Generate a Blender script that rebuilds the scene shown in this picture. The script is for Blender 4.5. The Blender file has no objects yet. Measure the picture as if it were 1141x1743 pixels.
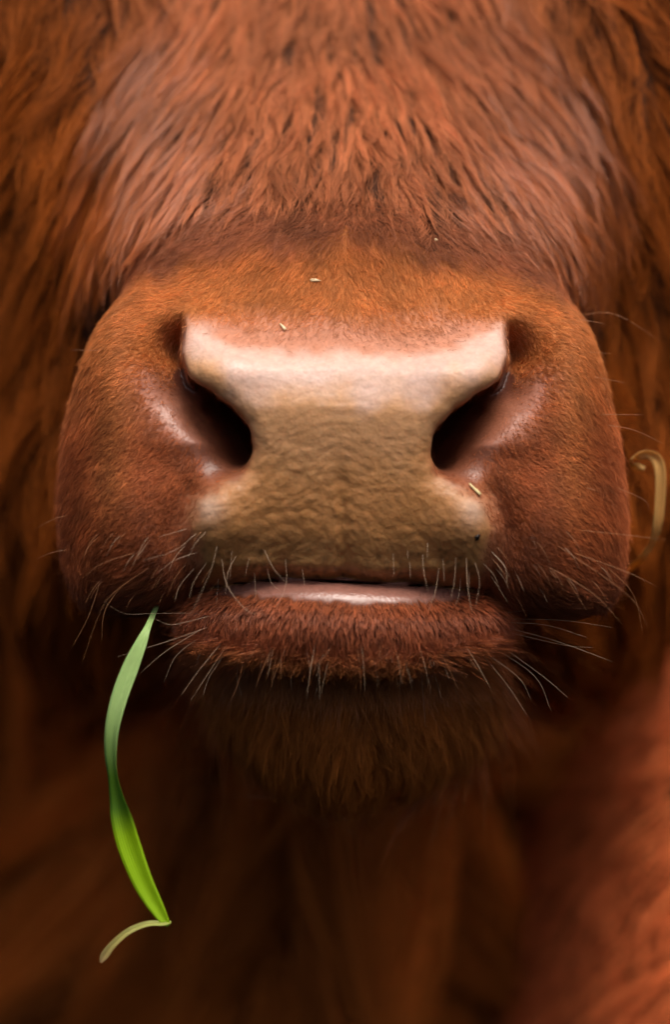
import bpy, math, random, time
T0 = time.time()
def tick(m): print('TICK', m, round(time.time() - T0, 1), flush=True)
import numpy as np
from mathutils import Vector, kdtree
from mathutils.bvhtree import BVHTree

# ------------------------------------------------------------------ camera, sky, sun, exposure
S = 0.0002                      # one working unit = 0.2 mm
CAM_D = 1.2                     # metres from lens to the tip of the nose
sc = bpy.context.scene
cd = bpy.data.cameras.new('camera'); cam = bpy.data.objects.new('camera', cd)
sc.collection.objects.link(cam); sc.camera = cam
cam.location = (0, -CAM_D, 0); cam.rotation_euler = (math.radians(90), 0, 0)
cd.sensor_fit = 'VERTICAL'; cd.sensor_height = 36.0
cd.lens = 36.0 * CAM_D / (1743 * S)
cd.clip_start = 0.05; cd.clip_end = 200
cd.dof.use_dof = True; cd.dof.focus_distance = CAM_D + 0.024; cd.dof.aperture_fstop = 3.3

SUN_EL, SUN_AZ = math.radians(66), math.radians(161)      # azimuth measured so that the sun stands above and behind the camera
world = bpy.data.worlds.new('World'); sc.world = world; world.use_nodes = True
wn = world.node_tree.nodes; wl = world.node_tree.links
sky = wn.new('ShaderNodeTexSky'); sky.sky_type = 'NISHITA'; sky.sun_disc = False
sky.sun_elevation = SUN_EL; sky.sun_rotation = SUN_AZ
sky.dust_density = 7.0; sky.air_density = 0.6; sky.ozone_density = 0.6
bg = wn['Background']; bg.inputs['Strength'].default_value = 0.052
wl.new(sky.outputs['Color'], bg.inputs['Color'])
sd = bpy.data.lights.new('sun', 'SUN'); sd.energy = 1.5; sd.angle = math.radians(28); sd.color = (1.0, 0.93, 0.84)
sun = bpy.data.objects.new('sun', sd); sc.collection.objects.link(sun)
sdir = Vector((math.sin(SUN_AZ) * math.cos(SUN_EL), math.cos(SUN_AZ) * math.cos(SUN_EL), math.sin(SUN_EL)))
sun.rotation_euler = sdir.to_track_quat('Z', 'Y').to_euler()
sc.view_settings.view_transform = 'Standard'; sc.view_settings.look = 'None'
sc.view_settings.gamma = 1.0; sc.view_settings.use_curve_mapping = False
sc.view_settings.exposure = 1.1
sc.render.engine = 'CYCLES'
sc.cycles.use_denoising = True
sc.cycles.adaptive_threshold = 0.03
sc.cycles.max_bounces = 10; sc.cycles.transmission_bounces = 6
try:
    sc.cycles_curves.shape = 'RIBBONS'; sc.cycles_curves.subdivisions = 2
except Exception:
    pass

# ------------------------------------------------------------------ helpers
rng = np.random.default_rng(7)
random.seed(7)
AX = 587.0                      # the animal's own middle line
def W3(u, p, w):                # working units (right, down, away) -> metres, with the face's own small lopsidedness
    u = np.asarray(u, float); p = np.asarray(p, float); w = np.asarray(w, float)
    u2 = u + 5 * np.sin(p / 190 + 0.6) + 3 * np.sin(u / 95 + p / 130); p2 = p + 5 * np.sin(u / 170 + 0.9) + 2.5 * np.sin(u / 62 + p / 210 + 2)
    return np.stack([(u2 + AX - 570.5) * S, w * S, (871.5 - p2) * S], -1)
def hash3(i, j, k, seed=0):
    h = (i * 374761393 + j * 668265263 + k * 2147483647 + seed * 974634777) & 0xffffffff
    h = ((h ^ (h >> 13)) * 1274126177) & 0xffffffff
    return ((h ^ (h >> 16)) & 0xffff) / 32767.5 - 1.0
def noise(x, y, z, scale, seed=0):
    x = np.asarray(x, float) / scale; y = np.asarray(y, float) / scale; z = np.asarray(z, float) / scale
    xi = np.floor(x).astype(np.int64); yi = np.floor(y).astype(np.int64); zi = np.floor(z).astype(np.int64)
    fx = x - xi; fy = y - yi; fz = z - zi
    fx = fx * fx * (3 - 2 * fx); fy = fy * fy * (3 - 2 * fy); fz = fz * fz * (3 - 2 * fz)
    r = 0
    for a in (0, 1):
        for b in (0, 1):
            for c in (0, 1):
                r = r + hash3(xi + a, yi + b, zi + c, seed) * (fx if a else 1 - fx) * (fy if b else 1 - fy) * (fz if c else 1 - fz)
    return r
def smin(a, b, k):
    h = np.clip(0.5 + 0.5 * (b - a) / k, 0, 1)
    return b + (a - b) * h - k * h * (1 - h)
def smax(a, b, k): return -smin(-a, -b, k)
def sstep(a, b, x):
    t = np.clip((x - a) / (b - a), 0, 1); return t * t * (3 - 2 * t)
def ell(u, p, w, c, r):
    q = np.sqrt(((u - c[0]) / r[0]) ** 2 + ((p - c[1]) / r[1]) ** 2 + ((w - c[2]) / r[2]) ** 2)
    return (q - 1) * min(r)
def capsule(u, p, w, a, b, ra, rb, su=1.0):
    d = [float(y - x) for x, y in zip(a, b)]; L = sum(x * x for x in d)
    t = np.clip(((u - a[0]) * d[0] + (p - a[1]) * d[1] + (w - a[2]) * d[2]) / L, 0, 1)
    return np.sqrt(((u - a[0] - t * d[0]) / su) ** 2 + (p - a[1] - t * d[1]) ** 2 + (w - a[2] - t * d[2]) ** 2) - (ra + (rb - ra) * t)
def poly_dist(x, y, pts):       # distance to an open polyline, and the value at the nearest point
    best = np.full(np.broadcast(x, y).shape, 1e9, np.float32)
    for (x0, y0), (x1, y1) in zip(pts[:-1], pts[1:]):
        dx, dy = x1 - x0, y1 - y0
        t = np.clip(((x - x0) * dx + (y - y0) * dy) / (dx * dx + dy * dy), 0, 1)
        best = np.minimum(best, np.hypot(x - x0 - t * dx, y - y0 - t * dy))
    return best
def poly_sd(x, y, pts):         # signed distance to a closed polygon (negative inside)
    d = poly_dist(x, y, pts + [pts[0]]); ins = np.zeros(d.shape, bool)
    for (x0, y0), (x1, y1) in zip(pts, pts[1:] + [pts[0]]):
        if y0 == y1: continue
        c = ((y0 > y) != (y1 > y)) & (x < (x1 - x0) * (y - y0) / (y1 - y0) + x0)
        ins ^= c
    return np.where(ins, -d, d)

# ------------------------------------------------------------------ the animal's form (an implicit body: head, jaw, neck, chest)
SIL = [(0, 398), (150, 408), (270, 432), (360, 478), (432, 560), (470, 680), (492, 800), (497, 900), (486, 985), (452, 1040),
       (390, 1052), (320, 1042), (240, 1014), (120, 992), (0, 987)]
P0 = 760.0
_th = np.array([math.atan2(a, P0 - p) for a, p in SIL]); _r = np.array([math.hypot(a, p - P0) for a, p in SIL])
_tt = np.linspace(0, math.pi, 7201); _rr = np.interp(_tt, _th, _r)
_k = np.exp(-np.linspace(-2, 2, 401) ** 2); _k /= _k.sum()
_rr = np.convolve(np.pad(_rr, 200, mode='reflect'), _k, mode='valid').astype(np.float32)
PLATE = [(0, 596), (110, 598), (190, 586), (238, 560), (272, 542), (279, 600), (264, 645), (228, 668), (190, 690), (163, 722), (150, 765),
         (158, 800), (205, 826), (244, 852), (252, 900), (244, 950), (222, 1050), (0, 1050)]
PLATE_F = PLATE + [(-a, p) for a, p in PLATE[-2:0:-1]]
PLATE_S = [(-60, 596)] + PLATE[1:-1] + [(-60, 1050)]
NOSTRIL = [(282, 640, 5), (270, 662, 15), (246, 686, 25), (212, 716, 30), (190, 744, 33), (184, 764, 31)]
BOWL = [(306, 580), (324, 640), (302, 700), (258, 745), (216, 780)]

def relief(u, p):               # how far the front of the muzzle is set back (+) or stands out (-)
    a = np.abs(u)
    r = (0.00035 * np.clip(700 - p, 0, 400) ** 2 + 0.26 * (np.sqrt((np.clip(694 - p, -200, 400)) ** 2 + 500) + np.clip(694 - p, -200, 400)) / 2) * np.exp(-(a / 420) ** 4)
    r = r + 0.16 * np.clip(p - 690, 0, 400) * np.exp(-(a / 300) ** 4)
    d = poly_sd(a, p, PLATE_S)
    r = r - 22 * sstep(26, -34, d) * sstep(520, 640, p)
    r = r - 20 * np.exp(-((a - 205) / 75) ** 2 - ((p - 622) / 46) ** 2)           # wings of the nose pad
    r = r - 16 * np.exp(-((a - 205) / 50) ** 2 - ((p - 885) / 60) ** 2)           # lower corners of the pad
    # the nostril's outer wall: a ramp that falls away towards the edge of the pad
    dp = 128 - 22 * sstep(600, 690, p); fo = 52 + 10 * sstep(600, 680, p)
    r = r + dp * np.exp(-(np.clip(d, 0, None) / fo) ** 1.6) * sstep(-2, 14, d) * sstep(520, 600, p) * sstep(836, 740, p) * sstep(262, 284, a + 1.25 * np.clip(p - 620, 0, None))
    r = r - 24 * np.exp(-((a - 400) / 48) ** 2 - ((p - 660) / 150) ** 2)          # rim of the nostril
    r = r + 20 * np.exp(-(poly_dist(a, p, [(262, 838), (284, 900), (262, 985)]) / 26) ** 2)
    r = r - 26 * np.exp(-((a - 372) / 80) ** 2 - ((p - 905) / 90) ** 2)           # padded upper lip
    r = r + 5 * np.exp(-(u / 10) ** 2) * sstep(760, 860, p)                       # cleft in the middle
    r = r - 10 * np.exp(-((p - 968) / 16) ** 2) * np.exp(-(a / 230) ** 6)
    return r
def f_muzzle(u, p, w):
    wb = np.clip(w - 230, 0, None)
    pc = P0 - 0.45 * wb
    th = np.arctan2(np.abs(u), pc - p)
    R = _rr[np.clip(np.rint(th * (7200 / math.pi)), 0, 7200).astype(np.int32)] * (1 - 0.0006 * np.clip(wb - 40, 0, 400))
    rho = np.hypot(u, p - pc) / R
    ex = 2.45 + 2.6 * sstep(1.9, 3.0, th)
    dw = (w - relief(u, p) - 232)
    q = (rho ** ex + (np.abs(dw) / np.where(dw < 0, 232, 420)) ** ex) ** (1 / ex)
    return (q - 1) * 240
def f_nostril(u, p, w):
    a = np.abs(u)
    m = np.interp(w.ravel(), [-60, 60, 160, 300], [0, 5, 46, 62]).reshape(w.shape).astype(np.float32)
    k = np.interp(w.ravel(), [-60, 120, 300], [1, 1, 0.55]).reshape(w.shape).astype(np.float32)
    x = a + m; y = p + 0.25 * m; f = None
    for (a0, p0, r0), (a1, p1, r1) in zip(NOSTRIL[:-1], NOSTRIL[1:]):
        dx, dy = a1 - a0, p1 - p0
        t = np.clip(((x - a0) * dx + (y - p0) * dy) / (dx * dx + dy * dy), 0, 1)
        c = np.hypot(x - a0 - t * dx, y - p0 - t * dy) - (r0 + (r1 - r0) * t) * k
        f = c if f is None else smin(f, c, 8)
    return smax(f, w - 290, 40)
def f_lower(u, p, w):
    a = np.abs(u)
    lip = ell(u, p, w - 0.0006 * u * u, (0, 1044, 114), (268, 66, 92))
    q = ((a / 278) ** 3 + (np.abs(p - 1070) / 52) ** 2.2 + (np.abs(w - 0.0004 * u * u - 160) / 118) ** 2.2)
    roll = (q ** 0.42 - 1) * 75
    chin = ell(u, p, w, (15, 1200, 420), (240, 150, 180))
    jaw = capsule(u, p, w, (0, 1190, 380), (0, 1010, 1300), 170, 330)
    return smin(smin(smin(lip, roll, 30), chin, 60), jaw, 110)
BD = (-0.74, 0.67)
def f_bridge(u, p, w):
    t = (p - 430) * BD[0] + (w - 112) * BD[1]
    q = (p - 430) * 0.67 + (w - 112) * 0.74
    A = np.clip(372 + 0.27 * t, 330, 640)
    qc = 340 + 0.05 * np.clip(t, 0, 2000)
    f = ((np.abs(u) / A) ** 2.5 + (np.abs(q - qc) / 345) ** 2.5) ** 0.4
    f = (f - 1) * 340
    f = smax(f, -(t + 40), 150)
    return smax(f, t - 2300, 200)
def f_cheek(u, p, w):
    a = np.abs(u)
    c = ell(a, p, w, (545, 60, 1130), (310, 1050, 560))
    j = ell(a, p, w, (380, 800, 1150), (300, 420, 600))
    return smin(c, j, 120)
def f_body(u, p, w):
    n = capsule(u, p, w, (0, 300, 1300), (60, 1000, 3000), 620, 950)
    b = ell(u, p, w, (-160, 2050, 2700), (1000, 1150, 1000))
    d = capsule(u, p, w, (-30, 1150, 1700), (-40, 2300, 2050), 330, 420)
    s = ell(u, p, w, (840, 2300, 2350), (600, 1400, 1300)) - 14 * np.sin(u / 90 + p / 160) * np.sin(p / 130)
    l = ell(u, p, w, (-1180, 1900, 2700), (560, 1100, 900))
    return smin(smin(smin(smin(n, b, 200), d, 150), s, 40), l, 60)

def axis(lo, f0, f1, hi, fine, grow, cap):
    a = list(np.arange(f0, f1 + fine, fine)); st = fine
    x = a[-1]
    while x < hi: st = min(st * grow, cap); x += st; a.append(x)
    x = a[0]; st = fine; pre = []
    while x > lo: st = min(st * grow, cap); x -= st; pre.append(x)
    return np.array(pre[::-1] + a, np.float32)
FINE = 4.5
US = axis(-1900, -500, 500, 1900, FINE, 1.12, 42)
PS = axis(-900, 385, 1350, 3400, FINE, 1.10, 42)
WS = axis(-70, -66, 330, 3900, FINE, 1.06, 42)
NX, NY, NZ = len(US), len(PS), len(WS)
F = np.empty((NX, NY, NZ), np.float32)
CH = 40
for i0 in range(0, NX, CH):
    u = US[i0:i0 + CH, None, None]; p = PS[None, :, None]; w = WS[None, None, :]
    br = f_bridge(u, p, w)
    far = smin(smin(br, f_cheek(u, p, w), 160), f_body(u, p, w), 130)
    F[i0:i0 + CH] = far
    jm0, jm1 = np.searchsorted(PS, [180, 1480]); km = np.searchsorted(WS, 900)
    if US[i0] < 640 and US[min(i0 + CH, NX) - 1] > -640:
        pp = PS[None, jm0:jm1, None]; ww = WS[None, None, :km]
        sub = F[i0:i0 + CH, jm0:jm1, :km]
        mz = smin(f_muzzle(u, pp, ww), sub, 22 + 70 * np.exp(-(u / 250) ** 2))
        lo = smin(f_lower(u, pp, ww), np.where(pp > 1060, sub, 1e3), 40)
        k1 = np.searchsorted(WS, 370); j0, j1 = np.searchsorted(PS[jm0:jm1], [490, 850])
        if US[i0] < 370 and US[min(i0 + CH, NX) - 1] > -370:
            mz[:, j0:j1, :k1] = smax(mz[:, j0:j1, :k1], -f_nostril(u, pp[:, j0:j1], WS[None, None, :k1]), 11 + 30 * sstep(24, 60, poly_sd(np.abs(u), pp[:, j0:j1], PLATE_S)))
        # the mouth: a thin gap between the lips
        pm = 988 + 0.00028 * u * u
        gap = smax(np.abs(pp - pm) - 1.2, ww - 190, 20)
        gap = smax(gap, np.abs(u) - 330, 20)
        F[i0:i0 + CH, jm0:jm1, :km] = smax(smin(mz, lo, 5), -gap, 4)

tick('field')
print('TICKN', NX, NY, NZ)
def surface_nets(F, X, Y, Z):
    s = F < 0
    mixed = np.zeros((NX - 1, NY - 1, NZ - 1), np.uint8)
    for a in (0, 1):
        for b in (0, 1):
            for c in (0, 1):
                mixed += s[a:NX - 1 + a, b:NY - 1 + b, c:NZ - 1 + c]
    ci, cj, ck = np.nonzero((mixed > 0) & (mixed < 8))
    idx = np.full(mixed.shape, -1, np.int32); idx[ci, cj, ck] = np.arange(len(ci))
    acc = np.zeros((len(ci), 3)); cnt = np.zeros(len(ci))
    for ax in range(3):
        for a in (0, 1):
            for b in (0, 1):
                o0 = [0, 0, 0]; oth = [k for k in range(3) if k != ax]; o0[oth[0]] = a; o0[oth[1]] = b
                o1 = list(o0); o1[ax] = 1
                f0 = F[ci + o0[0], cj + o0[1], ck + o0[2]]; f1 = F[ci + o1[0], cj + o1[1], ck + o1[2]]
                m = (f0 < 0) != (f1 < 0)
                t = np.where(m, f0 / np.where(m, f0 - f1, 1), 0)
                q0 = np.stack([X[ci + o0[0]], Y[cj + o0[1]], Z[ck + o0[2]]], -1); q1 = np.stack([X[ci + o1[0]], Y[cj + o1[1]], Z[ck + o1[2]]], -1)
                acc += (q0 + (q1 - q0) * t[:, None]) * m[:, None]; cnt += m
    verts = acc / cnt[:, None]
    quads = []
    for ax in range(3):
        sl0 = [slice(1, -1)] * 3; sl1 = [slice(1, -1)] * 3
        sl0[ax] = slice(0, -1); sl1[ax] = slice(1, None)
        m = s[tuple(sl0)] != s[tuple(sl1)]
        i, j, k = np.nonzero(m)
        flip = s[tuple(sl0)][i, j, k]
        g = [i, j, k]; o = [k_ for k_ in range(3) if k_ != ax]
        g[o[0]] = g[o[0]] + 1; g[o[1]] = g[o[1]] + 1
        def cell(da, db):
            h = list(g); h[o[0]] = h[o[0]] - da; h[o[1]] = h[o[1]] - db
            return idx[h[0], h[1], h[2]]
        q = np.stack([cell(1, 1), cell(0, 1), cell(0, 0), cell(1, 0)], -1)
        if ax == 1: flip = ~flip
        q = np.where(flip[:, None], q, q[:, ::-1])
        quads.append(q)
    quads = np.concatenate(quads)
    return verts, quads[(quads >= 0).all(1)]
V, Q = surface_nets(F, US, PS, WS)
tick('nets')
del F
# a little smoothing, then keep only what hangs together with the nose
def smooth(V, Q, it, f=0.5):
    e = np.concatenate([Q[:, [0, 1]], Q[:, [1, 2]], Q[:, [2, 3]], Q[:, [3, 0]]])
    for _ in range(it):
        a = np.zeros_like(V); c = np.zeros(len(V))
        for k in range(3):
            a[:, k] = np.bincount(e[:, 0], V[e[:, 1], k], len(V)) + np.bincount(e[:, 1], V[e[:, 0], k], len(V))
        c = np.bincount(e[:, 0], minlength=len(V)) + np.bincount(e[:, 1], minlength=len(V))
        V = V + f * (a / np.maximum(c, 1)[:, None] - V)
    return V
V = smooth(V, Q, 2)
lab = np.arange(len(V))
for _ in range(400):
    m = lab[Q].min(1); new = lab.copy()
    for k in range(4): np.minimum.at(new, Q[:, k], m)
    new = new[new]; new = new[new]
    if (new == lab).all(): break
    lab = new
main = np.bincount(lab).argmax()
keep = lab == main; remap = np.cumsum(keep) - 1
Q = remap[Q[keep[Q].all(1)]]; V = V[keep]
V0 = V.copy(); tick('islands')

# leathery lumps of the nose pad, pressed into the form
def lumps(x, y, seed, cell, jit=0.9, k=9.0):
    x = x / cell; y = y / cell
    xi = np.floor(x).astype(np.int64); yi = np.floor(y).astype(np.int64); acc = 0
    for dx in (-2, -1, 0, 1, 2):
        for dy in (-2, -1, 0, 1, 2):
            cx = xi + dx; cy = yi + dy; z = np.zeros_like(cx)
            fx = cx + 0.5 + 0.5 * jit * hash3(cx, cy, z, seed); fy = cy + 0.5 + 0.5 * jit * hash3(cx, cy, z, seed + 9)
            acc = acc + np.exp(-k * np.hypot(x - fx, y - fy))
    return -np.log(acc) / k
def vnormals(V, Q):
    n = np.cross(V[Q[:, 2]] - V[Q[:, 0]], V[Q[:, 3]] - V[Q[:, 1]]); out = np.zeros_like(V)
    for k in range(4):
        for c in range(3): out[:, c] += np.bincount(Q[:, k], n[:, c], len(V))
    return out / np.maximum(np.linalg.norm(out, axis=1), 1e-9)[:, None]
VN = vnormals(V, Q)
if VN[np.argmin(V[:, 2]), 2] > 0: VN = -VN
sel = np.nonzero((V[:, 2] < 150) & (np.abs(V[:, 0]) < 300) & (V[:, 1] > 540) & (V[:, 1] < 1010) & (VN[:, 2] < -0.2))[0]
us, ps, ws = V[sel].T
pm_ = sstep(8, -22, poly_sd(us, ps, PLATE_F)) * sstep(1000, 980, ps)
# the grain runs outwards from the middle line, as in a nose print
ang = 0.45 * np.tanh(us / 45)
x_ = us * np.cos(ang) + (ps - 800) * np.sin(ang) + 9 * noise(us, ps, ws, 40, 11); y_ = -us * np.sin(ang) + (ps - 800) * np.cos(ang) + 9 * noise(us, ps, ws, 40, 12)
big = lumps(x_ / 1.35, y_, 21, 21, k=12.0); sml = lumps(x_, y_, 22, 11)
amp = pm_ * (sstep(690, 800, ps) * 2.1 + 0.6)
hgt = -amp * (big - 0.35) * (0.75 + 0.5 * noise(us, ps, ws, 70, 13)) - pm_ * 1.3 * (sml - 0.35)
V[sel] += VN[sel] * hgt[:, None]
GRAIN = np.zeros((len(V), 3)); GRAIN[sel, 0] = x_ / 1.35; GRAIN[sel, 1] = y_; GRAIN[sel, 2] = pm_ * (0.18 + 0.82 * sstep(670, 790, ps))
# ------------------------------------------------------------------ materials
def mat(name):
    m = bpy.data.materials.new(name); m.use_nodes = True
    return m, m.node_tree.nodes, m.node_tree.links, m.node_tree.nodes['Principled BSDF']
def N(nodes, kind, **kw):
    n = nodes.new(kind)
    for k, v in kw.items():
        if hasattr(n, k): setattr(n, k, v)
        else: n.inputs[k].default_value = v
    return n

def skin_material():
    m, n, l, b = mat('hide_and_nose_skin')
    col = N(n, 'ShaderNodeAttribute', attribute_name='pigment')
    msk = N(n, 'ShaderNodeAttribute', attribute_name='masks')     # r: bare nose pad, g: wet skin, b: hair-covered hide
    sep = N(n, 'ShaderNodeSeparateColor'); l.new(msk.outputs['Color'], sep.inputs[0])
    tc = N(n, 'ShaderNodeTexCoord')
    sp = N(n, 'ShaderNodeTexNoise', Scale=420.0, Detail=4.0, Roughness=0.65); l.new(tc.outputs['Object'], sp.inputs['Vector'])
    mr = N(n, 'ShaderNodeMapRange'); mr.inputs[1].default_value = 0.3; mr.inputs[2].default_value = 0.7
    mr.inputs[3].default_value = 0.84; mr.inputs[4].default_value = 1.14
    l.new(sp.outputs['Fac'], mr.inputs[0])
    mul = N(n, 'ShaderNodeMix', data_type='RGBA', blend_type='MULTIPLY'); mul.inputs[0].default_value = 1.0
    l.new(col.outputs['Color'], mul.inputs[6]); l.new(mr.outputs[0], mul.inputs[7])
    l.new(mul.outputs[2], b.inputs['Base Color'])
    gr = N(n, 'ShaderNodeAttribute', attribute_name='grain')
    gs = n.new('ShaderNodeSeparateXYZ'); l.new(gr.outputs['Vector'], gs.inputs[0])
    ed = N(n, 'ShaderNodeTexVoronoi', voronoi_dimensions='2D', feature='DISTANCE_TO_EDGE', Scale=1 / 19.0); l.new(gr.outputs['Vector'], ed.inputs['Vector'])
    er = N(n, 'ShaderNodeMapRange', interpolation_type='SMOOTHSTEP'); l.new(ed.outputs['Distance'], er.inputs[0]); er.inputs[2].default_value = 0.42
    eb = N(n, 'ShaderNodeBump'); eb.inputs['Distance'].default_value = 0.0007; l.new(er.outputs[0], eb.inputs['Height'])
    es = N(n, 'ShaderNodeMath', operation='MULTIPLY'); l.new(gs.outputs[2], es.inputs[0]); es.inputs[1].default_value = 0.15
    l.new(es.outputs[0], eb.inputs['Strength'])
    vo = N(n, 'ShaderNodeTexVoronoi', feature='F1', Scale=900.0); l.new(tc.outputs['Object'], vo.inputs['Vector'])
    bn = N(n, 'ShaderNodeBump'); bn.invert = True; l.new(eb.outputs[0], bn.inputs['Normal'])
    bn.inputs['Distance'].default_value = 0.0005; bn.inputs['Strength'].default_value = 0.16
    l.new(vo.outputs['Distance'], bn.inputs['Height']); l.new(bn.outputs[0], b.inputs['Normal'])
    ro = N(n, 'ShaderNodeMapRange'); l.new(sep.outputs[1], ro.inputs[0]); ro.inputs[3].default_value = 0.58; ro.inputs[4].default_value = 0.26
    l.new(ro.outputs[0], b.inputs['Roughness'])
    sp2 = N(n, 'ShaderNodeMapRange'); l.new(sep.outputs[2], sp2.inputs[0]); sp2.inputs[3].default_value = 0.5; sp2.inputs[4].default_value = 0.08
    l.new(sp2.outputs[0], b.inputs['Specular IOR Level'])
    ss = N(n, 'ShaderNodeMath', operation='MULTIPLY'); l.new(sep.outputs[0], ss.inputs[0]); ss.inputs[1].default_value = 0.18
    l.new(ss.outputs[0], b.inputs['Subsurface Weight'])
    b.inputs['Subsurface Radius'].default_value = (1.0, 0.45, 0.25); b.inputs['Subsurface Scale'].default_value = 0.0025
    return m
def fur_material(name, rough=0.38, tip=1.2, spec=0.4):
    m, n, l, b = mat(name)
    b.inputs['Roughness'].default_value = rough; b.inputs['Specular IOR Level'].default_value = spec
    a = N(n, 'ShaderNodeAttribute', attribute_name='tint')
    hi = n.new('ShaderNodeHairInfo')
    mr = N(n, 'ShaderNodeMapRange'); l.new(hi.outputs['Intercept'], mr.inputs[0]); mr.inputs[3].default_value = 0.85; mr.inputs[4].default_value = tip
    mu = N(n, 'ShaderNodeMix', data_type='RGBA', blend_type='MULTIPLY'); mu.inputs[0].default_value = 1.0
    l.new(a.outputs['Color'], mu.inputs[6]); l.new(mr.outputs[0], mu.inputs[7])
    l.new(mu.outputs[2], b.inputs['Base Color'])
    return m
M_SKIN = skin_material()
M_FUR = fur_material('red_brown_hair')
M_DAMP = fur_material('damp_red_hair', 0.30, 1.35, 0.5)
M_VELVET = fur_material('short_velvet_hair', 0.5, 1.15, 0.2)
M_DULL = fur_material('dull_brown_hair', 0.6, 1.1, 0.12)
M_FRINGE = fur_material('pale_tipped_lip_hair', 0.35, 2.1)

# ------------------------------------------------------------------ the animal
col = sc.collection
cow = bpy.data.objects.new('cow', None); col.objects.link(cow)
cow.empty_display_size = 0.05
cow['label'] = 'red-brown cow facing the camera, broad cream and tan nose, grass hanging from its mouth'
cow['category'] = 'cow'
def mesh_obj(name, pts, faces, material, parent=None, smooth_shade=True):
    me = bpy.data.meshes.new(name)
    me.from_pydata([tuple(map(float, q)) for q in pts], [], [tuple(map(int, f)) for f in faces])
    me.materials.append(material)
    if smooth_shade: me.polygons.foreach_set('use_smooth', [True] * len(me.polygons))
    me.update()
    o = bpy.data.objects.new(name, me); col.objects.link(o)
    if parent: o.parent = parent
    return o
head = mesh_obj('body', W3(V[:, 0], V[:, 1], V[:, 2]), Q, M_SKIN, cow)
me = head.data
nrm = np.empty(len(V) * 3, np.float32); me.vertices.foreach_get('normal', nrm); nrm = nrm.reshape(-1, 3).astype(float)
if nrm[np.argmin(V[:, 2]), 1] > 0:
    me.flip_normals(); me.update()
    me.vertices.foreach_get('normal', nrm32 := np.empty(len(V) * 3, np.float32)); nrm = nrm32.reshape(-1, 3).astype(float)

def arc_of(u): return 384 + 74 * (np.abs(u) / 390) ** 2.2 + 13 * noise(u, 0 * u, 0 * u, 52, 61) + 7 * noise(u, 0 * u, 0 * u, 17, 62) + 6 * np.sin(u / 150)
# which part of the animal each point belongs to
def zones(u, p, w):
    a = np.abs(u)
    fm = f_muzzle(u, p, w); fl = f_lower(u, p, w); fb = f_bridge(u, p, w); fc = f_cheek(u, p, w); fd = f_body(u, p, w)
    z = np.argmin(np.stack([fm, fl, fb, fc, fd], -1), -1)          # 0 muzzle 1 lower jaw 2 bridge 3 cheek 4 body
    arc = arc_of(u)
    z = np.where((z == 2) & (p > arc) & (w < 300), 0, z)
    z = np.where((z == 0) & (p < arc), 2, z)
    pl = poly_sd(u, p, PLATE_F)
    pad = sstep(16, -18, pl + 9 * noise(u, p, w, 22, 3)) * (w < 190) * (p < 1040) * ((z == 0) | (p < 986 + 0.00028 * u * u))
    nos = sstep(64, 30, poly_dist(a, p, [(c[0] + 18, c[1] + 14) for c in NOSTRIL])) * (z == 0) * (1 - pad) * np.maximum(sstep(610, 670, p), sstep(22, 12, poly_dist(a, p, [c[:2] for c in NOSTRIL])))
    inner = sstep(36, 70, w - 232 * 0 - relief(u, p)) * 0
    lipw = (z == 1) * (w < 150) * sstep(1024, 1012, p + 5 * noise(u, p, w, 14, 5)) * sstep(250, 175, a)
    return z, pad, nos, lipw
zv, pad, nos, lipw = zones(V[:, 0], V[:, 1], V[:, 2])
def mix(a, b, t): return np.asarray(a) + (np.asarray(b) - np.asarray(a)) * np.asarray(t)[..., None]
u, p, w = V.T
a = np.abs(u)
pig = np.tile(np.array([0.060, 0.020, 0.008]), (len(V), 1))
pig = mix(pig, mix((0.46, 0.150, 0.040), (0.26, 0.072, 0.024), sstep(520, 820, p)), (zv == 0) * 1.0)
pig = mix(pig, (0.13, 0.040, 0.018), ((zv == 1) & (w < 260)) * 1.0)
pinkz = (zv == 0) * sstep(500, 575, p + 26 * noise(u, p, w, 40, 6)) * sstep(640, 620, p) * sstep(300, 255, a) * (w < 190)
pig = mix(pig, (0.55, 0.24, 0.15), pinkz * 0.9)
edge = 684 + 0.0006 * a ** 2 * 0 - 66 * sstep(130, 265, a) + 22 * noise(u, p, w, 45, 1) + 10 * noise(u, p, w, 16, 2)
padc = mix((0.63, 0.41, 0.325), (0.60, 0.310, 0.140), sstep(-50, 26, p - edge))
padc = mix(padc, (0.48, 0.215, 0.070), sstep(10, 160, p - edge))
padc = mix(padc, (0.56, 0.36, 0.25), (np.exp(-((a - 225) / 26) ** 2 - ((p - 862) / 30) ** 2)) * 0.9)
padc = mix(padc, (0.50, 0.25, 0.12), np.exp(-((a - 175) / 22) ** 2 - ((p - 815) / 22) ** 2) * 0.7)
padc = mix(padc, (0.35, 0.185, 0.066), sstep(880, 960, p) * 0.6)
ring = sstep(60, 8, poly_sd(u, p, PLATE_F)) * (zv == 0) * (w < 220) * sstep(800, 850, p)
pig = mix(pig, (0.50, 0.20, 0.10), ring * 0.8)
pr = np.random.default_rng(3); pores = np.stack([pr.uniform(-235, 235, 90), 992 - 62 * pr.random(90) ** 1.4], -1)
pd = np.full(len(V), 99.0)
ps_ = np.nonzero(pad > 0.2)[0]
for x_, y_ in pores: pd[ps_] = np.minimum(pd[ps_], np.hypot(u[ps_] - x_, p[ps_] - y_))
padc = mix(padc, (0.12, 0.060, 0.022), np.exp(-(pd / 4.5) ** 2) * 0.75)
pig = mix(pig, padc, pad)
pig = mix(pig, (0.24, 0.080, 0.040), nos * 0.9)
roll = np.exp(-(poly_dist(a, p, [(350, 650), (318, 715), (262, 765)]) / 26) ** 2) * (0.8 + 0.35 * noise(u, p, w, 20, 9)) * (zv == 0) * (1 - pad)
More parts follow.
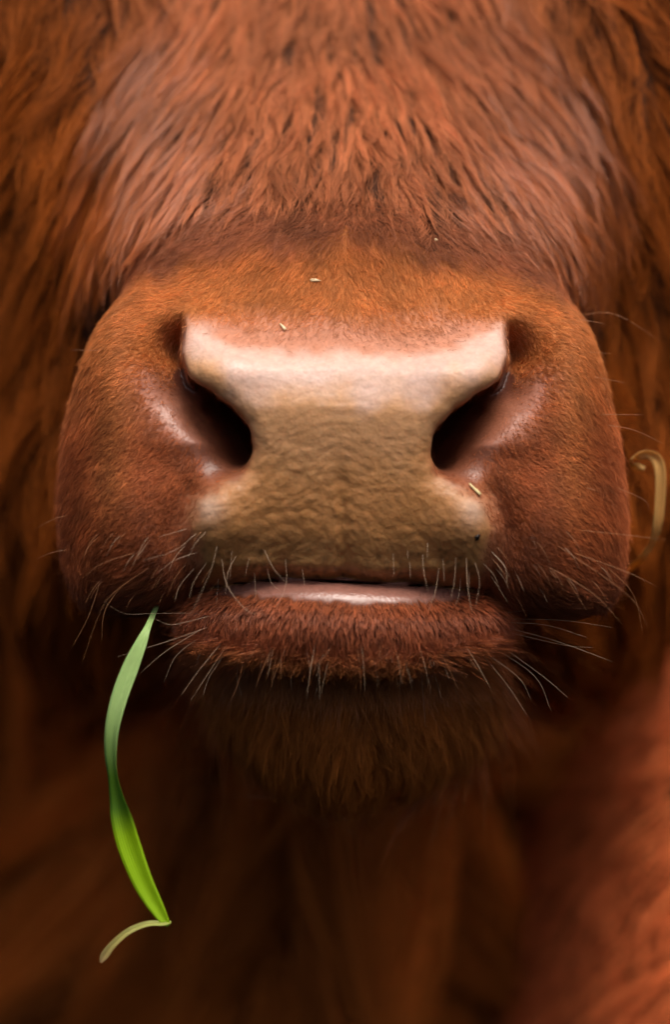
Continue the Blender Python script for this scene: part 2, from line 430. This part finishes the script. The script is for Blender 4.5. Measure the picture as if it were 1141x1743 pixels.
pig = mix(pig, (0.44, 0.19, 0.13), roll * 0.85)
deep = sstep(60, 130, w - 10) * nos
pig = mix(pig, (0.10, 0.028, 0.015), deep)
pig = mix(pig, (0.29, 0.125, 0.090), lipw)
def set_attr(me, name, arr4):
    at = me.attributes.new(name, 'FLOAT_COLOR', 'POINT'); at.data.foreach_set('color', arr4.astype(np.float32).ravel())
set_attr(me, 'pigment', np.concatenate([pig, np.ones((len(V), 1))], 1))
wet = np.clip(lipw + nos * 0.6 + pad * (0.3 + 0.3 * noise(u, p, w, 30, 8)), 0, 1)
wrk = pad
ga = me.attributes.new('grain', 'FLOAT_VECTOR', 'POINT'); ga.data.foreach_set('vector', GRAIN.astype(np.float32).ravel())
set_attr(me, 'masks', np.stack([np.clip(pad + lipw * .5, 0, 1), wet, 1 - np.clip(pad + lipw + nos, 0, 1), wrk], -1))

# ------------------------------------------------------------------ hair
tick('skin')
QV = V[Q]; qc = QV.mean(1)
q_n = np.cross(QV[:, 2] - QV[:, 0], QV[:, 3] - QV[:, 1]); q_area = np.linalg.norm(q_n, axis=1) / 2
NW = np.stack([nrm[:, 0], -nrm[:, 2], nrm[:, 1]], -1)       # normals in working axes
q_n = NW[Q].mean(1); q_n /= np.linalg.norm(q_n, axis=1)[:, None] + 1e-9
qs = 6000.0 / (6000.0 + qc[:, 2])
qx = (qc[:, 0] + AX - 570.5) * qs; qy = (qc[:, 1] - 871.5) * qs
MARG = 170 + 0.16 * qc[:, 2]
inview = (np.abs(qx) < 570 + MARG) & (np.abs(qy) < 872 + MARG) & (q_n[:, 2] < 0.35)
zq, padq, nosq, lipq = zones(qc[:, 0], qc[:, 1], qc[:, 2])

def unit(v): return v / (np.linalg.norm(v, axis=-1, keepdims=True) + 1e-9)
def grow(name, dens, count, length, flow, lift, color, rad, parent, material, pts=6, clump=14, cl=0.75, jit=0.16, wav=0.0, droop=0.3, cpow=1.0, lenjit=0.3, cexp=0.5, along=1.0, part=None):
    wgt = q_area * dens * inview
    c = np.cumsum(wgt); pick = np.searchsorted(c, rng.random(count) * c[-1])
    pick = np.minimum(pick, len(Q) - 1)
    r1 = rng.random(count)[:, None]; r2 = rng.random(count)[:, None]
    vq = QV[pick]; nq = NW[Q[pick]]
    bl = lambda t: (t[:, 0] * (1 - r1) + t[:, 1] * r1) * (1 - r2) + (t[:, 3] * (1 - r1) + t[:, 2] * r1) * r2
    root = bl(vq); n = unit(bl(nq))
    if part is not None:                                  # thin the coat along its partings
        k_ = rng.random(count) < part(*root.T); root = root[k_]; n = n[k_]; count = len(root)
    u, p, w = root.T
    L = length(u, p, w)
    def shape(u, p, w, root, n, L, jit, k):
        d = flow(u, p, w)
        d = d + np.stack([noise(u, p, w, 60, 31), noise(u, p, w, 60, 32), 0 * u], -1) * 0.28
        d = d + rng.normal(0, jit, d.shape)
        d = unit(d - (d * n).sum(1, keepdims=True) * n)
        side = np.cross(d, n)
        lf = np.clip(lift + rng.normal(0, 0.10, len(u)), 0.03, 1.3)[:, None]
        s = np.linspace(0, 1, pts)[None, :, None]
        th = lf[:, None] * (1 - s * droop)
        ph = (rng.random(len(u)) * 6.28)[:, None, None]
        path = d[:, None] * np.cos(th) * s + n[:, None] * np.sin(th) * s
        path = path + side[:, None] * wav * np.sin(s * 5.0 + ph) * s
        return root[:, None] + path * L[:, None, None]
    Lr = L * np.clip(rng.normal(1, lenjit, count), 0.35, 1.8)
    P = shape(u, p, w, root, n, Lr, jit, 0)
    shade = np.ones(count)
    if clump > 1:
        M = max(8, count // clump)
        g = rng.choice(count, M, replace=False)
        # locks: every hair leans into the nearest lock as it nears its tip
        G = shape(u[g], p[g], w[g], root[g], n[g], L[g] * np.clip(rng.normal(1.0, 0.25, M), .5, 1.6), jit * 1.25, 1)
        kd = kdtree.KDTree(M)
        key = root * np.array([1.0, along, along])      # locks are longer than they are wide
        dm = flow(u, p, w); slant = dm[:, 0] / np.maximum(np.abs(dm[:, 1]), .3)
        if along < 1: key[:, 0] = root[:, 0] - 0.55 * slant * (p - 200) + 7 * noise(u, p, w, 90, 71)
        for i, q in enumerate(key[g].tolist()): kd.insert(q, i)
        kd.balance()
        near = np.fromiter((kd.find(q)[1] for q in key.tolist()), np.int64, count)
        s = np.linspace(0, 1, pts)[None, :, None]
        amt = np.clip(rng.normal(cl, 0.12, count), 0, 0.97)[:, None, None]
        off = P - root[:, None] 
        gof = G[near] - root[g][near][:, None]
        pull = root[g][near] - root
        if along < 1:
            dd = unit(dm - (dm * n).sum(1, keepdims=True) * n); pull = pull - 0.9 * (pull * dd).sum(1, keepdims=True) * dd
            pull = pull - 0.9 * (pull * n).sum(1, keepdims=True) * n
        tgt = root[:, None] + pull[:, None] * s ** cpow + gof * (Lr / L)[:, None, None]
        P = P + (tgt - P) * amt * s ** cexp
        shade = (0.82 + 0.36 * rng.random(M))[near]
    cv = bpy.data.hair_curves.new(name)
    cv.add_curves([pts] * count)
    fl = P.reshape(-1, 3)
    cv.position_data.foreach_set('vector', W3(fl[:, 0], fl[:, 1], fl[:, 2]).astype(np.float32).ravel())
    ra = cv.attributes.new('radius', 'FLOAT', 'POINT')
    rr = rad * S * np.clip(rng.normal(1, .2, count), .5, 1.6)[:, None] * np.array([1 - 0.78 * (k / (pts - 1)) ** 1.8 for k in range(pts)])[None]
    ra.data.foreach_set('value', rr.astype(np.float32).ravel())
    cc = color(u, p, w) * (shade * np.clip(rng.normal(1, .14, count), .5, 1.6))[:, None]
    ct = cv.attributes.new('tint', 'FLOAT_COLOR', 'CURVE')
    ct.data.foreach_set('color', np.concatenate([np.clip(cc, 0, .95), np.ones((count, 1))], 1).astype(np.float32).ravel())
    cv.materials.append(material)
    o = bpy.data.objects.new(name, cv); col.objects.link(o); o.parent = parent; o['kind'] = 'stuff'
    return o
def vec(x, y, z): return np.stack(np.broadcast_arrays(np.asarray(x, float), np.asarray(y, float), np.asarray(z, float)), -1).copy()
def tone(c, u, p, w, scale=120, amt=0.25, seed=41):
    c = np.broadcast_to(np.asarray(c, float), (len(u), 3))
    return c * (1 + amt * noise(u, p, w, scale, seed))[:, None]

# face: wavy coat running down and outwards over the bridge of the nose
RED = (0.44, 0.145, 0.056)
def partings(u, p, w):
    kx = u / (1 + (p - 200) / 950) + 9 * noise(u, p, w, 110, 72)
    f = noise(kx, 0.15 * p, 0 * u, 13, 73) + 0.45 * noise(kx, 0.2 * p, 0 * u, 7, 74)
    return np.clip(0.10 + 0.90 * sstep(-0.50, 0.10, f), 0, 1)
def face_flow(u, p, w): return vec(u / 900 + 0.04 * np.sign(u), 1.0, -0.35)
def face_len(u, p, w):
    arc = arc_of(u)
    return 16 + 62 * sstep(0, 150, arc - p) + 16 * sstep(200, 500, np.abs(u))
def side_shade_tint(c, u, p, w):      # coat turns orange brown towards the jaws, its colour darkened for their shade
    d = (0.37, 0.090, 0.010) * (1 + 0.3 * noise(u, p, w, 150, 47))[:, None]
    return mix(c, d, sstep(230, 450, np.abs(u) / (1 + w / 6000) + 0.12 * (p - 200)))
def face_col(u, p, w):
    arc = arc_of(u)
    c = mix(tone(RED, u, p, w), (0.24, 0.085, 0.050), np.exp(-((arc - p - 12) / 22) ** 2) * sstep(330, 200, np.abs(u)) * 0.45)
    return side_shade_tint(c, u, p, w)
qarc = arc_of(qc[:, 0]) - qc[:, 1]
grow('face_hair', (zq == 2) * (0.08 + 0.92 * sstep(-5, 85, qarc)), 150000, face_len, face_flow, 0.20, face_col, 0.38, cow, M_DAMP, pts=8, clump=32, cl=0.92, wav=0.08, jit=0.10, cexp=0.28, along=0.3, part=partings)
# muzzle: short velvet
def velvet_flow(u, p, w):
    sgn = np.sign(u); a = np.abs(u)
    lat = sstep(200, 330, a)
    return vec(sgn * (0.25 + 0.65 * lat), 0.9 - 0.25 * lat, 0)
def velvet_len(u, p, w):
    a = np.abs(u)
    return 9 + 17 * sstep(480, 380, p) + 16 * sstep(400, 480, a) + 14 * sstep(930, 1030, p)
def velvet_col(u, p, w):
    a = np.abs(u)
    c = mix((0.60, 0.195, 0.048), (0.42, 0.112, 0.034), sstep(520, 780, p))
    c = mix(c, (0.56, 0.20, 0.06), np.exp(-((a - 395) / 34) ** 2) * sstep(960, 800, p) * 0.8)
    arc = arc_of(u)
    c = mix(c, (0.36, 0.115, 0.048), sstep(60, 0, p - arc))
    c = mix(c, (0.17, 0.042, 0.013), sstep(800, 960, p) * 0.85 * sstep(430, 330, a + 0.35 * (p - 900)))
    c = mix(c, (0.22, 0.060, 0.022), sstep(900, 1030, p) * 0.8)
    c = mix(c, (0.58, 0.27, 0.15), np.exp(-((p - 575) / 30) ** 2) * sstep(330, 250, a))
    return c * (1 + 0.30 * noise(u, p, w, 46, 43) + 0.2 * noise(u, p, w, 15, 44))[:, None]
vd = ((zq == 0) | ((zq == 2) & (qarc < 70) & (np.abs(qc[:, 0]) < 420))) * sstep(75, 15, qarc) * np.clip(1 - padq * 1.3, 0, 1) * (1 - 0.93 * nosq) * (1 - 0.8 * sstep(505, 590, qc[:, 1] + 24 * noise(qc[:, 0], qc[:, 1], qc[:, 2], 40, 6)) * (qc[:, 1] < 640) * (np.abs(qc[:, 0]) < 280))
nd = poly_dist(np.abs(qc[:, 0]), qc[:, 1], [c[:2] for c in NOSTRIL])
vd = vd * (0.25 + 0.75 * sstep(6, 42, poly_sd(qc[:, 0], qc[:, 1], PLATE_F)))
vd = vd * (nd > 12 + 24 * sstep(640, 700, qc[:, 1])) * ((qc[:, 2] < 170) | (nd > 90) | (qc[:, 1] < 600))
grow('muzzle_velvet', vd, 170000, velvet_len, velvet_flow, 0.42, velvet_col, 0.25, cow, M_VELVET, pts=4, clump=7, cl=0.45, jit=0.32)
# lower lip: plush that ends in a pale fringe
def lip_flow(u, p, w): return vec(u / 330, 1.0, -0.5)
low = (zq == 1) & (qc[:, 2] < 420) & (padq < 0.5)
ld = low * np.clip(1 - lipq * 1.5, 0, 1)
def lip_len(u, p, w): return 15 + 34 * sstep(1060, 1125, p) + 14 * sstep(200, 330, np.abs(u))
def lip_col(u, p, w): return tone(mix((0.29, 0.078, 0.029), (0.30, 0.105, 0.030), sstep(1080, 1140, p)), u, p, w, 40, .25)
grow('lower_lip_hair', ld * (qc[:, 1] < 1175), 70000, lip_len, lip_flow, 0.60, lip_col, 0.29, cow, M_FRINGE, pts=5, clump=6, cl=0.6, jit=0.26, droop=0.15)
grow('chin_hair', ld * (qc[:, 1] > 1140), 26000, lambda u, p, w: 60 + 0 * u, lambda u, p, w: vec(u / 500, 1.0, 0.1), 0.4, lambda u, p, w: tone((0.40, 0.125, 0.022), u, p, w, 60, .3), 0.45, cow, M_DULL, pts=5, clump=16, cl=0.7, jit=0.22)
# cheeks and jaw
def cheek_flow(u, p, w): return vec(0.28 * np.sign(u), 1.0, 0.1)
grow('cheek_hair', ((zq == 3) | ((zq == 1) & (qc[:, 2] >= 420))) * 1.0, 60000, lambda u, p, w: 120 + 0 * u, cheek_flow, 0.34, lambda u, p, w: side_shade_tint(tone(RED, u, p, w), u, p, w), 0.75, cow, M_DULL, pts=6, clump=34, cl=0.82, wav=0.05)
# neck and chest: long shaggy locks
def body_flow(u, p, w): return vec(np.where(u < 120, -0.75 * sstep(200, -500, u), 0.25), 1.0, 0) + 0.7 * vec(noise(u, p, w, 420, 51), 0.3 * noise(u, p, w, 420, 52), 0 * u)
def body_col(u, p, w):
    c = np.tile((0.52, 0.142, 0.020), (len(u), 1))
    return tone(c, u, p, w, 230, .75)
fl = ell(qc[:, 0], qc[:, 1], qc[:, 2], (840, 2300, 2350), (600, 1400, 1300)) < 60
grow('flank_hair', ((zq == 4) & fl) * 1.0, 26000, lambda u, p, w: 90 + 0 * u, lambda u, p, w: vec(-0.3 + 0.8 * noise(u, p, w, 200, 53), 1, 0.2), 0.35,
     lambda u, p, w: tone(np.array((0.84, 0.20, 0.060)), u, p, w, 170, .25, 48), 2.4, cow, M_DULL, pts=5, clump=10, cl=0.25, jit=0.25)
grow('body_hair', ((zq == 4) & ~fl) * 1.0, 46000, lambda u, p, w: 400 + 0 * u, body_flow, 0.5, body_col, 2.2, cow, M_DULL, pts=7, clump=200, cl=0.95, wav=0.07)
tick('hair')

# ------------------------------------------------------------------ long pale whiskers, one by one
bvh = BVHTree.FromPolygons([tuple(q) for q in W3(V[:, 0], V[:, 1], V[:, 2]).tolist()], [tuple(f) for f in Q.tolist()])
EYE = Vector((0, -CAM_D, 0))
def on_skin(px, py):
    """point of the skin seen at this place of the photograph"""
    t = Vector(((px - 570.5) * S, 0, (871.5 - py) * S)); d = (t - EYE).normalized()
    h = bvh.ray_cast(EYE, d)
    return (h[0], h[1]) if h[0] is not None else (None, None)
def whisker_material(name, c, rough=0.35):
    m, n, l, b = mat(name); b.inputs['Base Color'].default_value = (*c, 1); b.inputs['Roughness'].default_value = rough
    b.inputs['Transmission Weight'].default_value = 0.0
    return m
M_WH = whisker_material('pale_whisker', (0.56, 0.38, 0.24)); M_WO = whisker_material('ginger_whisker', (0.46, 0.20, 0.08))
def spline(pts, k):
    pts = [np.asarray(q, float) for q in pts]
    if len(pts) == 2: pts = [pts[0], (pts[0] + pts[1]) / 2, pts[1]]
    P = [2 * pts[0] - pts[1]] + pts + [2 * pts[-1] - pts[-2]]; out = []
    for i in range(1, len(P) - 2):
        for t in np.linspace(0, 1, k, endpoint=False):
            out.append(0.5 * (2 * P[i] + (P[i + 1] - P[i - 1]) * t + (2 * P[i - 1] - 5 * P[i] + 4 * P[i + 1] - P[i + 2]) * t * t + (3 * P[i] - P[i - 1] - 3 * P[i + 1] + P[i + 2]) * t ** 3))
    out.append(pts[-1]); return np.array(out)
def tube(pts, rad, sides=5):
    n = len(pts); V_, F_ = [], []
    up = np.array([0.13, -0.93, 0.31])
    for i in range(n):
        t = unit(pts[min(i + 1, n - 1)] - pts[max(i - 1, 0)]); a_ = unit(np.cross(t, up)); b_ = np.cross(t, a_)
        for k in range(sides):
            an = 2 * math.pi * k / sides; V_.append(pts[i] + rad[i] * (a_ * math.cos(an) + b_ * math.sin(an)))
    for i in range(n - 1):
        for k in range(sides):
            F_.append((i * sides + k, i * sides + (k + 1) % sides, (i + 1) * sides + (k + 1) % sides, (i + 1) * sides + k))
    F_.append(tuple(range(sides))[::-1]); F_.append(tuple((n - 1) * sides + k for k in range(sides)))
    return V_, F_
def whisker(path, thick=0.62, fwd=0.45, material=None):
    """path: places along the hair; the first lies on the skin, the rest leaves it by a share of the length"""
    for k in range(7):                                   # the root must sit on the lips, not on the neck behind them
        q = (path[0][0] + (AX - path[0][0]) * 0.045 * k, path[0][1]); root, n = on_skin(*q)
        if root is not None and root.y < 0.075: break
    else: return None
    acc = 0.0; pts = [np.array(root) - 0.0006 * np.array(n)]
    for (x0, y0), (x1, y1) in zip(path[:-1], path[1:]):
        acc += math.hypot(x1 - x0, y1 - y0)
        y = root.y - acc * S * fwd; k = (CAM_D + y) / CAM_D
        pts.append(np.array([(x1 - 570.5) * S * k, y, (871.5 - y1) * S * k]))
    c = spline(pts, 5 if len(pts) > 2 else 4)
    r = [thick * S * (1 - 0.72 * (i / (len(c) - 1)) ** 1.4) for i in range(len(c))]
    v, f = tube(c, r)
    return mesh_obj('whisker', v, f, material or M_WH, cow)
WH = [[(448, 933), (466, 968), (488, 992)], [(486, 950), (487, 995), (467, 1044)], [(377, 950), (387, 997), (420, 1039), (448, 1046)],
      [(370, 928), (358, 973), (323, 1049)], [(332, 966), (306, 997), (297, 1025)], [(334, 907), (297, 937), (242, 954)], [(337, 940), (297, 954), (268, 975)],
      [(318, 900), (270, 914)], [(396, 935), (391, 987)], [(433, 975), (436, 1025)], [(424, 949), (417, 982)], [(455, 968), (462, 992), (478, 1006)],
      [(514, 968), (519, 997)], [(404, 945), (388, 975), (384, 1012)], [(352, 958), (330, 990), (322, 1020)], [(372, 985), (368, 1030)],
      [(720, 942), (722, 975), (730, 1008)], [(728, 922), (728, 953)], [(748, 965), (742, 1005), (728, 1042)], [(776, 948), (774, 990), (767, 1020)],
      [(794, 948), (797, 1000), (804, 1045)], [(809, 955), (817, 989), (809, 1037)], [(837, 938), (860, 964), (864, 997)], [(871, 880), (911, 918)],
      [(878, 915), (914, 938)], [(835, 979), (865, 1025)], [(873, 966), (893, 1007)], [(785, 985), (782, 1012), (775, 1032)], [(670, 940), (671, 985)],
      [(698, 955), (699, 985)], [(754, 950), (757, 990)], [(845, 958), (856, 975)],
      [(800, 975), (799, 1002)], [(694, 935), (695, 952)]]
WO = [[(273, 955), (197, 1006), (169, 1044), (136, 1139)], [(245, 937), (174, 959), (140, 985)], [(118, 876), (90, 884), (60, 900)], [(122, 935), (90, 940), (60, 952)],
      [(945, 925), (1069, 1012), (1105, 1070)], [(975, 940), (1069, 974), (1120, 999)], [(985, 902), (1069, 911), (1135, 919)], [(1045, 826), (1096, 850), (1107, 869)],
      [(995, 828), (1022, 837)], [(985, 535), (1048, 535), (1125, 580)], [(1000, 598), (1042, 602)], [(1010, 640), (1068, 652)], [(1020, 705), (1098, 706)],
      [(1030, 722), (1080, 732), (1130, 755)], [(925, 960), (1010, 1010), (1060, 1062)], [(150, 595), (118, 596)], [(1000, 540), (1035, 552)], [(240, 860), (200, 866)],
      [(170, 985), (150, 1050), (120, 1105)], [(205, 1000), (178, 1040), (172, 1095)], [(1030, 960), (1078, 1010), (1096, 1080)], [(960, 975), (1000, 1040)]]
WL = [[(339, 1043), (268, 1044), (211, 1044), (176, 1023)], [(363, 1046), (320, 1058), (287, 1063), (256, 1049)], [(386, 1085), (344, 1134), (306, 1186)],
      [(349, 1080), (301, 1115), (278, 1162)], [(345, 1070), (280, 1110), (232, 1152)], [(392, 1090), (352, 1150), (322, 1196)], [(410, 1105), (403, 1150), (412, 1186)],
      [(360, 1066), (290, 1090), (200, 1118)], [(870, 1042), (940, 1036), (998, 1035)], [(865, 1053), (960, 1056), (1043, 1068)], [(860, 1068), (950, 1092), (1043, 1126)],
      [(850, 1090), (926, 1152), (967, 1187)], [(809, 1100), (865, 1167), (898, 1218)], [(850, 1095), (910, 1150), (939, 1210)], [(762, 1120), (768, 1213)],
      [(776, 1120), (789, 1223)], [(800, 1120), (815, 1200)], [(716, 1120), (725, 1238)], [(860, 1060), (930, 1064), (1000, 1085)], [(868, 1075), (960, 1098), (1010, 1102)],
      [(840, 1100), (880, 1150), (905, 1190)], [(640, 1122), (642, 1170)], [(683, 1122), (680, 1190)], [(545, 1122), (540, 1165)], [(470, 1120), (462, 1172), (448, 1184)]]
for q in WH: whisker(q, random.uniform(.26, .42), 0.35)
for q in WO: whisker(q, random.uniform(.26, .42), 0.10, M_WO)
for q in WL: whisker(q, random.uniform(.24, .38), 0.30)
for i in range(105):                                   # the loose longer hairs of the lower lip's fringe
    x = random.uniform(350, 860); dx = (x - AX) / 330; L = random.choice((random.uniform(25, 45), random.uniform(40, 90)))
    y = random.uniform(1088, 1122)
    b = random.gauss(0, 13)
    whisker([(x, y), (x + dx * L * .4 + b * .6, y + L * .55), (x + dx * L * .7 + b, y + L)], random.uniform(.18, .34), random.uniform(0.1, 0.5), M_WH if random.random() < .45 else M_WO)
for i in range(44):                                   # bristles of the upper lip
    sgn = random.choice((-1, 1)); x = AX + sgn * random.uniform(210, 440); y = random.uniform(900, 1010); L = random.uniform(25, 60)
    whisker([(x, y), (x + sgn * L * .35, y + L * .4), (x + sgn * L * .6, y + L * .9)], random.uniform(.2, .38), 0.25, M_WO if random.random() < .6 else M_WH)

# ------------------------------------------------------------------ blade of grass held in the corner of the mouth
def grass_material(name, c1, c2, c3=None):
    m, n, l, b = mat(name)
    tc = N(n, 'ShaderNodeAttribute', attribute_name='along')
    rp = n.new('ShaderNodeValToRGB'); l.new(tc.outputs['Fac'], rp.inputs[0])
    e = rp.color_ramp.elements; e[0].color = (*c1, 1); e[1].color = (*c2, 1)
    if c3:
        for ps_, cc_ in ((0.30, c1), (0.50, c3), (0.60, c3), (0.68, c2)): k = e.new(ps_); k.color = (*cc_, 1)
    wv = N(n, 'ShaderNodeAttribute', attribute_name='across')
    ve = N(n, 'ShaderNodeTexWave', Scale=1.6, Distortion=0.6); 
    cb = n.new('ShaderNodeCombineXYZ'); l.new(wv.outputs['Fac'], cb.inputs[0]); l.new(cb.outputs[0], ve.inputs['Vector'])
    bn = N(n, 'ShaderNodeBump'); bn.inputs['Strength'].default_value = 0.35; bn.inputs['Distance'].default_value = 0.0003
    l.new(ve.outputs['Fac'], bn.inputs['Height'])
    vr = N(n, 'ShaderNodeMapRange'); l.new(ve.outputs['Fac'], vr.inputs[0]); vr.inputs[3].default_value = 0.82; vr.inputs[4].default_value = 1.12
    vm = N(n, 'ShaderNodeMix', data_type='RGBA', blend_type='MULTIPLY'); vm.inputs[0].default_value = 1.0
    l.new(rp.outputs[0], vm.inputs[6]); l.new(vr.outputs[0], vm.inputs[7])
    l.new(vm.outputs[2], b.inputs['Base Color']); l.new(bn.outputs[0], b.inputs['Normal'])
    b.inputs['Roughness'].default_value = 0.42
    tr = n.new('ShaderNodeBsdfTranslucent'); l.new(rp.outputs[0], tr.inputs['Color'])
    mx = n.new('ShaderNodeMixShader'); mx.inputs[0].default_value = 0.35
    l.new(b.outputs[0], mx.inputs[1]); l.new(tr.outputs[0], mx.inputs[2]); l.new(mx.outputs[0], n['Material Output'].inputs['Surface'])
    return m
def ribbon(name, rows, material, parent, cup=0.18, thick=0.9, sub=6):
    """rows: (px, py, w, full width, turn in degrees); a thin two-sided strip with a fold along its middle"""
    R = spline([np.array(r, float) for r in rows], sub); n = len(R); K = 7
    C = np.array([[(r[0] - 570.5) * (1 + r[2] / 6000), r[1] * (1 + r[2] / 6000) - 871.5 * r[2] / 6000, r[2]] for r in R])
    top, bot, al, ac = [], [], [], []
    for i in range(n):
        t = unit(C[min(i + 1, n - 1)] - C[max(i - 1, 0)])
        fr = np.array([0.0, 0.0, -1.0]); fr = unit(fr - (fr @ t) * t); sd = np.cross(fr, t)
        an = math.radians(R[i][4]); s_ = sd * math.cos(an) + fr * math.sin(an); f_ = -sd * math.sin(an) + fr * math.cos(an)
        for k in range(K):
            x = k / (K - 1) * 2 - 1; h = cup * R[i][3] * (abs(x) - 0.5) * 0.5
            q = C[i] + s_ * x * R[i][3] / 2 + f_ * h
            e = thick * (1 - 0.6 * abs(x))
            top.append(q + f_ * e / 2); bot.append(q - f_ * e / 2); al.append(i / (n - 1)); ac.append(x)
    P = np.array(top + bot); off = n * K; F_ = []
    for i in range(n - 1):
        for k in range(K - 1):
            a_, b_, c_, d_ = i * K + k, i * K + k + 1, (i + 1) * K + k + 1, (i + 1) * K + k
            F_.append((a_, b_, c_, d_)); F_.append((off + d_, off + c_, off + b_, off + a_))
        for k in (0, K - 1):
            a_, d_ = i * K + k, (i + 1) * K + k
            F_.append((a_, d_, off + d_, off + a_) if k == 0 else (d_, a_, off + a_, off + d_))
    W_ = np.stack([P[:, 0] * S, P[:, 2] * S, (871.5 - P[:, 1]) * S], -1)
    o = mesh_obj(name, W_, F_, material, parent)
    for nm, d in (('along', al * 2), ('across', ac * 2)):
        at = o.data.attributes.new(nm, 'FLOAT', 'POINT'); at.data.foreach_set('value', np.array(d, np.float32))
    return o
M_GR = grass_material('fresh_grass', (0.48, 0.70, 0.24), (0.40, 0.68, 0.006), (0.14, 0.32, 0.02))
M_GD = grass_material('withered_grass', (0.46, 0.54, 0.08), (0.40, 0.26, 0.11))
M_STRAW = grass_material('dry_straw', (0.85, 0.44, 0.11), (0.92, 0.60, 0.22))
M_STRAW.node_tree.nodes['Principled BSDF'].inputs['Roughness'].default_value = 0.7; M_STRAW.node_tree.nodes['Principled BSDF'].inputs['Specular IOR Level'].default_value = 0.2
gb = bpy.data.objects.new('grass_blade', None); col.objects.link(gb); gb.empty_display_size = 0.02
gb['label'] = 'twisted green blade of grass hanging from the corner of the cow\'s mouth'; gb['category'] = 'grass blade'
leaf = ribbon('leaf', [(268, 1028, 120, 9.0, 20), (252, 1066, 62, 11.7, 20), (240, 1095, 44, 21.6, 20), (222, 1138, 36, 30.6, 22), (204, 1188, 30, 33.3, 30), (192, 1240, 27, 33.3, 40), (190, 1285, 26, 36.0, 52), (194, 1322, 25, 36.0, 58), (201, 1360, 25, 39.6, 46), (209, 1398, 25, 41.4, 22), (222, 1445, 24, 41.4, 10), (243, 1500, 22, 36.0, 8), (264, 1540, 20, 27.9, 6), (279, 1565, 19, 17.1, 4), (287, 1576, 19, 6.3, 2)], M_GR, gb, cup=0.3)
tip = ribbon('withered_tip', [(291, 1569, 18, 5, 40), (280, 1572, 18, 9, 40), (250, 1573, 14, 10, 30), (218, 1586, 8, 11, 20), (192, 1608, 3, 12, 10), (178, 1626, 1, 14, 0), (171, 1638, 0, 5, 0)], M_GD, gb, cup=0.5, thick=1.2)

# ------------------------------------------------------------------ a curled strip of straw caught in the hair, and specks on the nose
st = ribbon('straw_strip', [(1048, 985, 520, 12, 20), (1085, 958, 400, 12, 20), (1108, 928, 370, 12, 20), (1119, 896, 350, 18, 20), (1124, 850, 340, 20, 15), (1125, 805, 332, 20, 5), (1119, 782, 330, 20, -10), (1104, 773, 328, 18, -30), (1086, 776, 325, 18, -50),
                           (1077, 785, 332, 16, -100), (1084, 794, 342, 14, -140), (1097, 799, 350, 10, -160)], M_STRAW, None, cup=0.5, thick=2.5)
st['label'] = 'curled tan strip of dry straw sticking out behind the cheek at right'; st['category'] = 'straw'
def fleck(name, label, cat, px, py, lx, ly, ang, c, h=2.0, rough=0.5):
    r, n = on_skin(px, py)
    m, nn, l, b = mat(name + '_colour'); b.inputs['Base Color'].default_value = (*c, 1); b.inputs['Roughness'].default_value = rough
    t = Vector((math.cos(ang), 0, -math.sin(ang))); t = (t - n * t.dot(n)).normalized(); s_ = n.cross(t)
    pts, fs = [], []
    K = 9
    for lay, (sc_, z) in enumerate(((1.0, 0.0), (0.85, h * .7), (0.4, h))):
        for k in range(K):
            a_ = 2 * math.pi * k / K; j = 1 + 0.22 * math.sin(3 * a_ + px) + 0.12 * math.sin(5 * a_ + py)
            pts.append(r + (t * math.cos(a_) * lx / 2 + s_ * math.sin(a_) * ly / 2) * (sc_ * j * S) + n * ((z + 2.2) * S))
    for lay in (0, 1):
        for k in range(K): fs.append((lay * K + k, lay * K + (k + 1) % K, (lay + 1) * K + (k + 1) % K, (lay + 1) * K + k))
    fs.append(tuple(range(K))[::-1]); fs.append(tuple(2 * K + k for k in range(K)))
    o = mesh_obj(name, pts, fs, m); o['label'] = label; o['category'] = cat
    return o
CHAFF = (0.72, 0.56, 0.32)
fleck('chaff_flake', 'tiny pale chaff flake in the short hair above the nose pad', 'chaff', 536, 478, 20, 7, 0.1, CHAFF)
fleck('chaff_flake', 'tiny pale chaff flake lying on the pink skin above the left of the nose pad', 'chaff', 482, 558, 20, 6, 1.05, CHAFF)
fleck('chaff_flake', 'pale straw sliver stuck below the right nostril', 'chaff', 809, 835, 30, 7, 0.75, (0.75, 0.62, 0.30))
fleck('chaff_flake', 'small cream chaff crumb at the right corner of the mouth', 'chaff', 876, 1046, 10, 13, 0.3, CHAFF)
fleck('chaff_flake', 'minute chaff crumb at the lower edge of the forehead hair, right of the middle', 'chaff', 742, 410, 7, 7, 0.3, CHAFF)
fleck('dirt_speck', 'small black dirt speck on the lower right corner of the nose pad', 'dirt', 812, 914, 13, 10, -0.6, (0.012, 0.008, 0.006), 2.0, 0.35)
tick('done')
